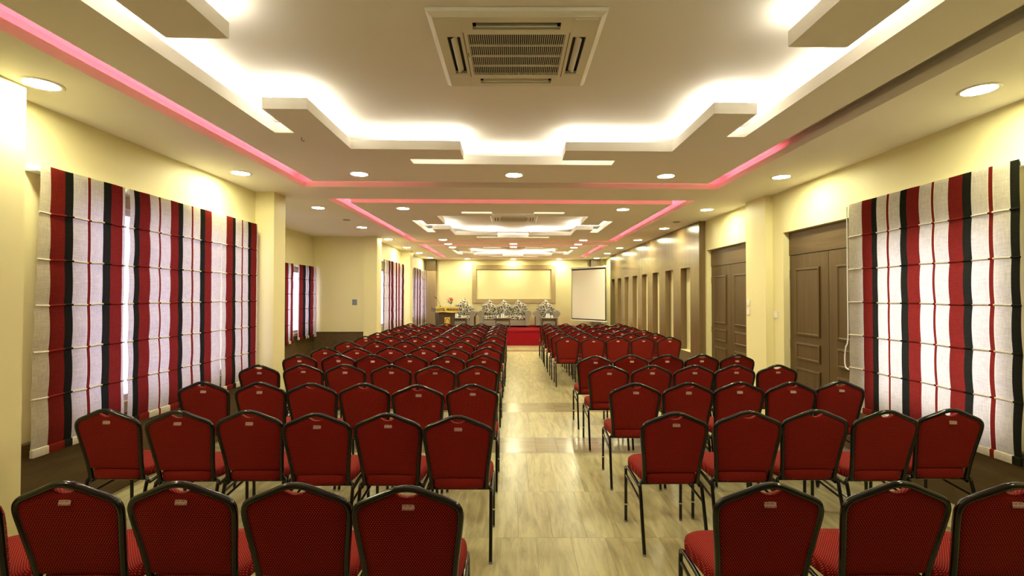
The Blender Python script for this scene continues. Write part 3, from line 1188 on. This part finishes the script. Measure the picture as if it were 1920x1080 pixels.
def bottle(x, y, z, label):
    t = thing('water_bottle', label, 'bottle', (x, y, z), 0, 'water bottles on the side tables')
    obj('body', lathe(bmesh.new(), [(0.028, 0), (0.031, 0.01), (0.031, 0.11), (0.024, 0.135), (0.014, 0.155), (0.013, 0.165)], 12), 'bottle_clear', t, True)
    obj('cap', lathe(bmesh.new(), [(0.017, 0.163), (0.017, 0.188), (0.014, 0.192)], 12), 'cap_blue', t, True)


def glass(x, y, z, label):
    t = thing('drinking_glass', label, 'glass', (x, y, z), 0, 'glasses on the side tables')
    obj('bowl', lathe(bmesh.new(), [(0.026, 0), (0.033, 0.10), (0.030, 0.10), (0.024, 0.012)], 12), 'bottle_clear', t, True)


for tx, nm, bx, gx in ((-1.86, 'beside the lectern', -0.10, 0.10), (-0.36, 'before the sofa', 0.0, -0.17), (1.25, 'on the screen side', -0.05, 0.10)):
    side_table(tx, 16.75, 0.56, 'small dark wooden side table ' + {'beside the lectern': 'before the armchair by the lectern', 'before the sofa': 'before the middle of the sofa',
                                                                'on the screen side': 'before the armchair on the screen side'}[nm])
    for dx in (-0.034, 0.036):
        near = (dx > 0) == (gx > bx)
        bottle(tx + bx + dx, 16.72, SZ + 0.3655, ('blue-capped water bottle next to the glass on the table ' if near else 'blue-capped water bottle farther from the glass on the table ') + nm)
    glass(tx + gx, 16.70, SZ + 0.3655, 'upturned clear glass on the table ' + nm)

# projector screen ---------------------------------------------------------
ps = thing('projector_screen', 'white pull-down projector screen with black border hung across the corner', 'projector screen', (2.66, 17.15, 0.76), math.atan2(-1.3, 1.02))
sw, sh = 0.82, 1.86
obj('screen_cloth', boxm(-sw + 0.03, sw - 0.03, -0.006, -0.002, 0.07, sh - 0.05), 'screen_white', ps)
obj('black_border', boxm(-sw, sw, -0.002, 0.002, 0.03, sh), 'screen_border', ps)
obj('bottom_bar', boxm(-sw - 0.03, sw + 0.05, -0.025, 0.025, -0.015, 0.03, 0.008), 'frame_white', ps)
obj('casing', boxm(-sw - 0.03, sw + 0.03, -0.05, 0.05, sh, sh + 0.055, 0.015), 'frame_white', ps)
for s in (-0.75, 0.0, 0.75):
    obj('hanger_wire', tube(bmesh.new(), [(s, 0, sh + 0.05), (s, 0, H - 0.765)], 0.002, 5), 'steel', ps)
    obj('hanger_bracket', boxm(s - 0.02, s + 0.02, -0.02, 0.02, sh + 0.05, sh + 0.08, 0.004), 'frame_white', ps)

# lectern ------------------------------------------------------------------
LX, LY, LR = -2.16, 15.35, 0.42
lec = thing('lectern', 'dark wooden lectern with a gold name board and emblem', 'lectern', (LX, LY, 0), LR)
bm = bmesh.new()
pr = [(0.0, 0.27, 0.27), (0.06, 0.27, 0.27), (0.07, 0.20, 0.22), (1.15, 0.27, 0.24)]
lp = []
for z, a, b in pr:
    lp.append([bm.verts.new((sx * a, sy * b, z)) for sx, sy in ((-1, -1), (1, -1), (1, 1), (-1, 1))])
for l0, l1 in zip(lp, lp[1:]):
    for k in range(4):
        bm.faces.new((l0[k], l0[(k + 1) % 4], l1[(k + 1) % 4], l1[k]))
bm.faces.new(lp[0])
bm.faces.new(lp[-1])
obj('body', bm, 'lectern_wood', lec)
obj('desk', boxm(-0.37, 0.37, -0.26, 0.28, 1.15, 1.30, 0.008), 'lectern_top_wood', lec)
bm = bmesh.new()
n = 14
fr = []
for k in range(n + 1):
    u = -0.38 + 0.76 * k / n
    yy = -0.275 - 0.05 * (1 - (u / 0.38) ** 2)
    lowz = 1.135 - 0.012 * math.sin(u * 10)
    fr.append([bm.verts.new((u, yy, lowz)), bm.verts.new((u, yy, 1.315)), bm.verts.new((u, yy + 0.015, 1.315)), bm.verts.new((u, yy + 0.015, lowz))])
for a, b in zip(fr, fr[1:]):
    for k in range(4):
        bm.faces.new((a[k], a[(k + 1) % 4], b[(k + 1) % 4], b[k]))
bm.faces.new(fr[0])
bm.faces.new(fr[-1])
board = obj('name_board', bm, 'gold_board', lec, True)
fc = bpy.data.curves.new('board_lettering', 'FONT')
fc.body = 'HOTEL MANNAR'
fc.size = 0.105
fc.align_x = 'CENTER'
fc.align_y = 'CENTER'
fc.extrude = 0.004
fc.offset = 0.002
fc.materials.append(MATS['letter_dark'])
tmp = bpy.data.objects.new('board_lettering_curve', fc)
COL.objects.link(tmp)
bpy.context.view_layer.update()
fm = bpy.data.meshes.new_from_object(tmp.evaluated_get(bpy.context.evaluated_depsgraph_get()))
bpy.data.objects.remove(tmp, do_unlink=True)
fo = link(bpy.data.objects.new('board_lettering', fm), board)
fo.location = (0, -0.333, 1.225)
fo.rotation_euler = (PI / 2, 0, 0)
em = obj('emblem', boxm(-0.09, 0.09, -0.262, -0.245, 0.72, 0.98, 0.01), 'gold_emblem', lec)
obj('emblem_arch', tube(bmesh.new(), spline([(-0.06, -0.265, 0.76), (-0.06, -0.265, 0.88), (0, -0.265, 0.95), (0.06, -0.265, 0.88), (0.06, -0.265, 0.76)], 5), 0.008, 6), 'letter_dark', em)

ca, sa = math.cos(LR), math.sin(LR)


def on_lectern(u, v):
    return (LX + ca * u - sa * v, LY + sa * u + ca * v)


mx, my = on_lectern(-0.17, -0.05)
mic = thing('microphone', 'thin gooseneck microphone standing on the lectern', 'microphone', (mx, my, 1.302), 0)
obj('mic_base', lathe(bmesh.new(), [(0.03, 0), (0.03, 0.012), (0.012, 0.03)], 12), 'black_enamel', mic)
neck = spline([(0, 0, 0.02), (-0.015, 0, 0.09), (-0.06, 0, 0.19), (-0.12, -0.01, 0.27)], 5)
obj('gooseneck', tube(bmesh.new(), neck, 0.005, 6), 'black_enamel', mic, True)
obj('capsule', tube(bmesh.new(), [neck[-1], neck[-1] + Vector((-0.012, 0, 0.014)), neck[-1] + Vector((-0.035, 0, 0.045))], [0.010, 0.014, 0.012], 8), 'black_enamel', mic, True)

fx, fy = on_lectern(0.20, -0.05)
fv = thing('flower_vase', 'small glass vase of red and pink flowers on the lectern', 'vase', (fx, fy, 1.302), 0)
obj('vase', lathe(bmesh.new(), [(0.028, 0), (0.034, 0.02), (0.026, 0.06), (0.036, 0.10)], 14), 'vase_glass', fv, True)
rn = random.Random(3)
for k in range(9):
    ang, rad = rn.uniform(0, 2 * PI), rn.uniform(0.02, 0.08)
    hx, hy, hz = -0.045 + rad * math.cos(ang), rad * math.sin(ang), rn.uniform(0.17, 0.29)
    st = obj('stem', tube(bmesh.new(), [(0, 0, 0.08), (hx * 0.6, hy * 0.6, hz * 0.7), (hx, hy, hz)], 0.004, 5), 'leaf_green', fv)
    b = bmesh.new()
    bmesh.ops.create_icosphere(b, subdivisions=2, radius=0.03)
    for v in b.verts:
        v.co *= 1 + 0.25 * noise.noise(v.co * 60 + Vector((k * 5, 0, 0)))
        v.co.z *= 0.8
        v.co += Vector((hx, hy, hz))
    obj('flower', b, 'petal_red' if k % 3 else 'petal_pink', fv, True)
for k in range(7):
    ang = k * 0.9
    tip = Vector((-0.06 + 0.10 * math.cos(ang), 0.06 * math.sin(ang), 0.15))
    mid = tip * 0.55 + Vector((0, 0, 0.04))
    w_ = Vector((-math.sin(ang), math.cos(ang), 0)) * 0.02
    b = bmesh.new()
    a0, a1, a2, a3 = b.verts.new((0, 0, 0.09)), b.verts.new(mid + w_), b.verts.new(tip), b.verts.new(mid - w_)
    c0 = b.verts.new(mid + Vector((0, 0, -0.006)))
    b.faces.new((a0, a1, c0))
    b.faces.new((a1, a2, c0))
    b.faces.new((a2, a3, c0))
    b.faces.new((a3, a0, c0))
    obj('leaf', b, 'leaf_green', fv)
for k, (dx, dz) in enumerate(((-0.17, 0.30), (-0.13, 0.36), (-0.20, 0.25))):
    obj('twig', tube(bmesh.new(), spline([(0, 0, 0.08), (dx * 0.5, 0.01, dz * 0.65), (dx, 0.01 * k, dz)], 4), [0.003] * 9, 5), 'twig', fv)


# ------------------------------------------------------------------ banquet chairs
def recline(z):
    return 0.105 - 0.105 * max(0.0, (z - 0.43) / 0.49) ** 1.1


FRAME_HALF = [(0.178, 0.425), (0.181, 0.50), (0.188, 0.58), (0.198, 0.66), (0.208, 0.74), (0.212, 0.79), (0.205, 0.823), (0.183, 0.845),
              (0.12, 0.872), (0.06, 0.898), (0.03, 0.908)]


def make_chair():
    t = thing('banquet_chair', 'red banquet chair', 'chair', (0, 0, 0))
    pts = [(-x, recline(z), z) for x, z in FRAME_HALF] + [(0, recline(0.911), 0.911)] + [(x, recline(z), z) for x, z in reversed(FRAME_HALF)]
    obj('back_frame', tube(bmesh.new(), spline(pts, 3), 0.0142, 8), 'black_enamel', t, True)
    # padded back with a hand-grip scoop under the apex
    half = [(0.176, 0.500), (0.186, 0.58), (0.196, 0.66), (0.206, 0.74), (0.209, 0.79), (0.202, 0.82), (0.18, 0.842), (0.12, 0.868), (0.062, 0.892), (0.045, 0.886), (0.025, 0.873)]
    loop = [(x, z) for x, z in half] + [(0, 0.869)] + [(-x, z) for x, z in reversed(half)] + [(-0.09, 0.497), (0, 0.496), (0.09, 0.497)]
    bm = bmesh.new()
    cxz = (0.0, 0.68)
    n = len(loop)

    def ring(k, y):
        return [bm.verts.new((cxz[0] + (x - cxz[0]) * k, recline(cxz[1] + (z - cxz[1]) * k) + y, cxz[1] + (z - cxz[1]) * k)) for x, z in loop]
    rings = [ring(0.0, 0.058)] if False else []
    ks = [(0.35, -0.010), (0.8, -0.009), (0.965, -0.006), (1.0, 0.0), (1.0, 0.012), (0.985, 0.030), (0.93, 0.042), (0.7, 0.050), (0.35, 0.052)]
    for k, y in ks:
        rings.append(ring(k, y))
    for r0, r1 in zip(rings, rings[1:]):
        for k in range(n):
            bm.faces.new((r0[k], r0[(k + 1) % n], r1[(k + 1) % n], r1[k]))
    bm.faces.new(rings[0])
    bm.faces.new(rings[-1])
    obj('backrest', bm, 'chair_red', t, True)
    # seat cushion: wider and rounder at the front
    m = 40
    out = []
    for k in range(m):
        a = 2 * PI * k / m
        c, s = math.cos(a), math.sin(a)
        e = 0.42
        x = math.copysign(abs(c) ** e, c)
        y = math.copysign(abs(s) ** e, s)
        yy = 0.285 + 0.205 * y
        hw = 0.188 + 0.024 * min(1, (yy - 0.08) / 0.3)
        out.append((hw * x, yy + (0.018 * (1 - x * x) if y > 0 else 0)))
    bm = bmesh.new()
    rings = []
    for k, z in ((0.96, 0.428), (1.0, 0.436), (1.0, 0.470), (0.985, 0.486), (0.93, 0.497), (0.7, 0.503), (0.35, 0.505)):
        rings.append([bm.verts.new((x * k, 0.285 + (y - 0.285) * k, z)) for x, y in out])
    for r0, r1 in zip(rings, rings[1:]):
        for k in range(m):
            bm.faces.new((r0[k], r0[(k + 1) % m], r1[(k + 1) % m], r1[k]))
    bm.faces.new(rings[0])
    bm.faces.new(rings[-1])
    obj('seat', bm, 'chair_red', t, True)
    for s in (-1, 1):
        x = s * 0.205
        rear = spline([(s * 0.183, 0.12, 0.437), (x, 0.112, 0.415), (x + s * 0.002, 0.095, 0.37), (x + s * 0.004, 0.0, 0.0)], 4)
        lg = obj('leg', tube(bmesh.new(), rear, 0.0115, 8), 'black_enamel', t, True)
        obj('foot_cap', lathe(bmesh.new(), [(0.0125, 0.0), (0.0125, 0.012)], 8, (x + s * 0.004, 0.0, 0)), 'rubber', lg)
        front = spline([(x, 0.13, 0.395), (x, 0.30, 0.412), (x, 0.43, 0.415), (x, 0.465, 0.40), (x, 0.478, 0.36), (x, 0.482, 0.0)], 4)
        lg = obj('leg', tube(bmesh.new(), front, 0.0115, 8), 'black_enamel', t, True)
        obj('foot_cap', lathe(bmesh.new(), [(0.0125, 0.0), (0.0125, 0.012)], 8, (x, 0.482, 0)), 'rubber', lg)
        obj('link_pin', lathe(bmesh.new(), [(0.0145, 0.0), (0.0145, 0.010)], 8, (x, 0.482, 0.125)), 'steel', lg)
        obj('brace', tube(bmesh.new(), [(x, 0.478, 0.35), (x, 0.085, 0.31)], 0.008, 6), 'black_enamel', t, True)
    obj('cross_rail', tube(bmesh.new(), [(-0.2, 0.125, 0.418), (0.2, 0.125, 0.418)], 0.009, 6), 'black_enamel', t, True)
    tg = obj('asset_tag', boxm(-0.0245, 0.0245, -0.001, 0.001, -0.0125, 0.0125), 'tag_metal', t)
    tg['label'] = 'small printed grey tag'
    tg.location = (0.003, recline(0.833) - 0.0112, 0.833)
    tg.rotation_euler = (-0.20, 0, 0)
    return t


def side_label(ci, ri, side):
    return 'red banquet chair, %s from the aisle, %s row from the stage, %s side' % (ORD[ci], ORD[ri], side)


proto = make_chair()
proto_parts = list(proto.children)
used = False
rc = random.Random(11)


def place_chair(x, y, label, group, rz=None, tagged=True, fine=True):
    global used
    if rz is None:
        rz = rc.uniform(-0.025, 0.025)
    r = proto.copy()
    COL.objects.link(r)
    for ch in proto_parts:
        if ch.name.startswith('asset_tag') and not tagged:
            continue
        c = ch.copy()
        COL.objects.link(c)
        c.parent = r
        if ch.name.startswith('asset_tag'):
            c.location.x += rc.uniform(-0.008, 0.008)
            c.location.z += rc.uniform(-0.006, 0.004)
        if fine:
            for g in ch.children:
                d = g.copy()
                COL.objects.link(d)
                d.parent = c
    r.location = (x, y, 0)
    r.rotation_euler = (0, 0, rz)
    r['label'] = label
    r['group'] = group
    r['category'] = 'chair'
    return r


GL, GR = 'red banquet chairs on the lectern side of the aisle', 'red banquet chairs on the screen side of the aisle'
left_rows = {
    0: [(-0.424, 1.93), (-0.869, 1.96), (-1.36, 1.975), (-1.83, 1.975), (-2.29, 1.93)],
    1: [(-0.350, 3.05), (-0.80, 3.11), (-1.255, 3.11), (-1.743, 3.19), (-2.20, 3.18), (-2.71, 3.22)],
    2: [(-0.350, 4.13), (-0.805, 4.09), (-1.286, 4.17), (-1.72, 4.18), (-2.21, 4.22), (-2.72, 4.24)],
    3: [(-0.385, 5.22), (-0.835, 5.22), (-1.335, 5.28), (-1.84, 5.30), (-2.31, 5.31), (-2.74, 5.26)],
}
zrow = [0, 0, 0, 0, 6.12, 6.98, 7.91, 8.84, 9.70, 10.56, 11.42, 12.15, 12.85]
for r in range(4, 13):
    left_rows[r] = [(-0.372 - 0.472 * c + rc.uniform(-0.012, 0.012), zrow[r] + rc.uniform(-0.05, 0.05) + 0.02 * c) for c in range(6)]
right_rows = {
    0: [(1.043, 1.96), (1.575, 1.975), (2.035, 1.96)],
    1: [(1.055, 3.14), (1.545, 3.17), (2.01, 3.21), (2.444, 3.19), (2.91, 3.23)],
    2: [(1.058, 4.18), (1.524, 4.20), (1.968, 4.23), (2.416, 4.23), (2.88, 4.28)],
    3: [(1.035, 5.22), (1.505, 5.24), (1.965, 5.24), (2.41, 5.27), (2.83, 5.27)],
    4: [(1.025, 6.05), (1.50, 6.14), (1.955, 6.16), (2.42, 6.19), (2.87, 6.20)],
}
for r in range(7, 13):
    x0 = 0.985 - 0.010 * (r - 7)
    right_rows[r] = [(x0 + 0.462 * c + rc.uniform(-0.012, 0.012), zrow[r] - 0.06 + rc.uniform(-0.05, 0.05)) for c in range(5)]
for rows in (left_rows, right_rows):
    for row in rows.values():
        for i in range(1, len(row)):
            g = 0.458
            if abs(row[i][0] - row[i - 1][0]) < g:
                row[i] = (row[i - 1][0] + math.copysign(g, row[i][0]), row[i][1])
no_tag = {('L', 0, 1), ('R', 0, 1), ('R', 1, 1), ('R', 1, 2), ('R', 1, 3), ('L', 2, 3), ('L', 2, 2)}
for r, row in left_rows.items():
    for c, (x, y) in enumerate(row):
        place_chair(x, y, side_label(c, 12 - r, 'lectern'), GL, tagged=('L', r, c) not in no_tag, fine=r < 8)
rk = sorted(right_rows, reverse=True)
for i, r in enumerate(rk):
    for c, (x, y) in enumerate(right_rows[r]):
        place_chair(x, y, side_label(c, i, 'screen'), GR, tagged=('R', r, c) not in no_tag, fine=r < 8)
# the pattern chair itself is not part of the rows
for ch in list(proto.children_recursive) + [proto]:
    bpy.data.objects.remove(ch, do_unlink=True)
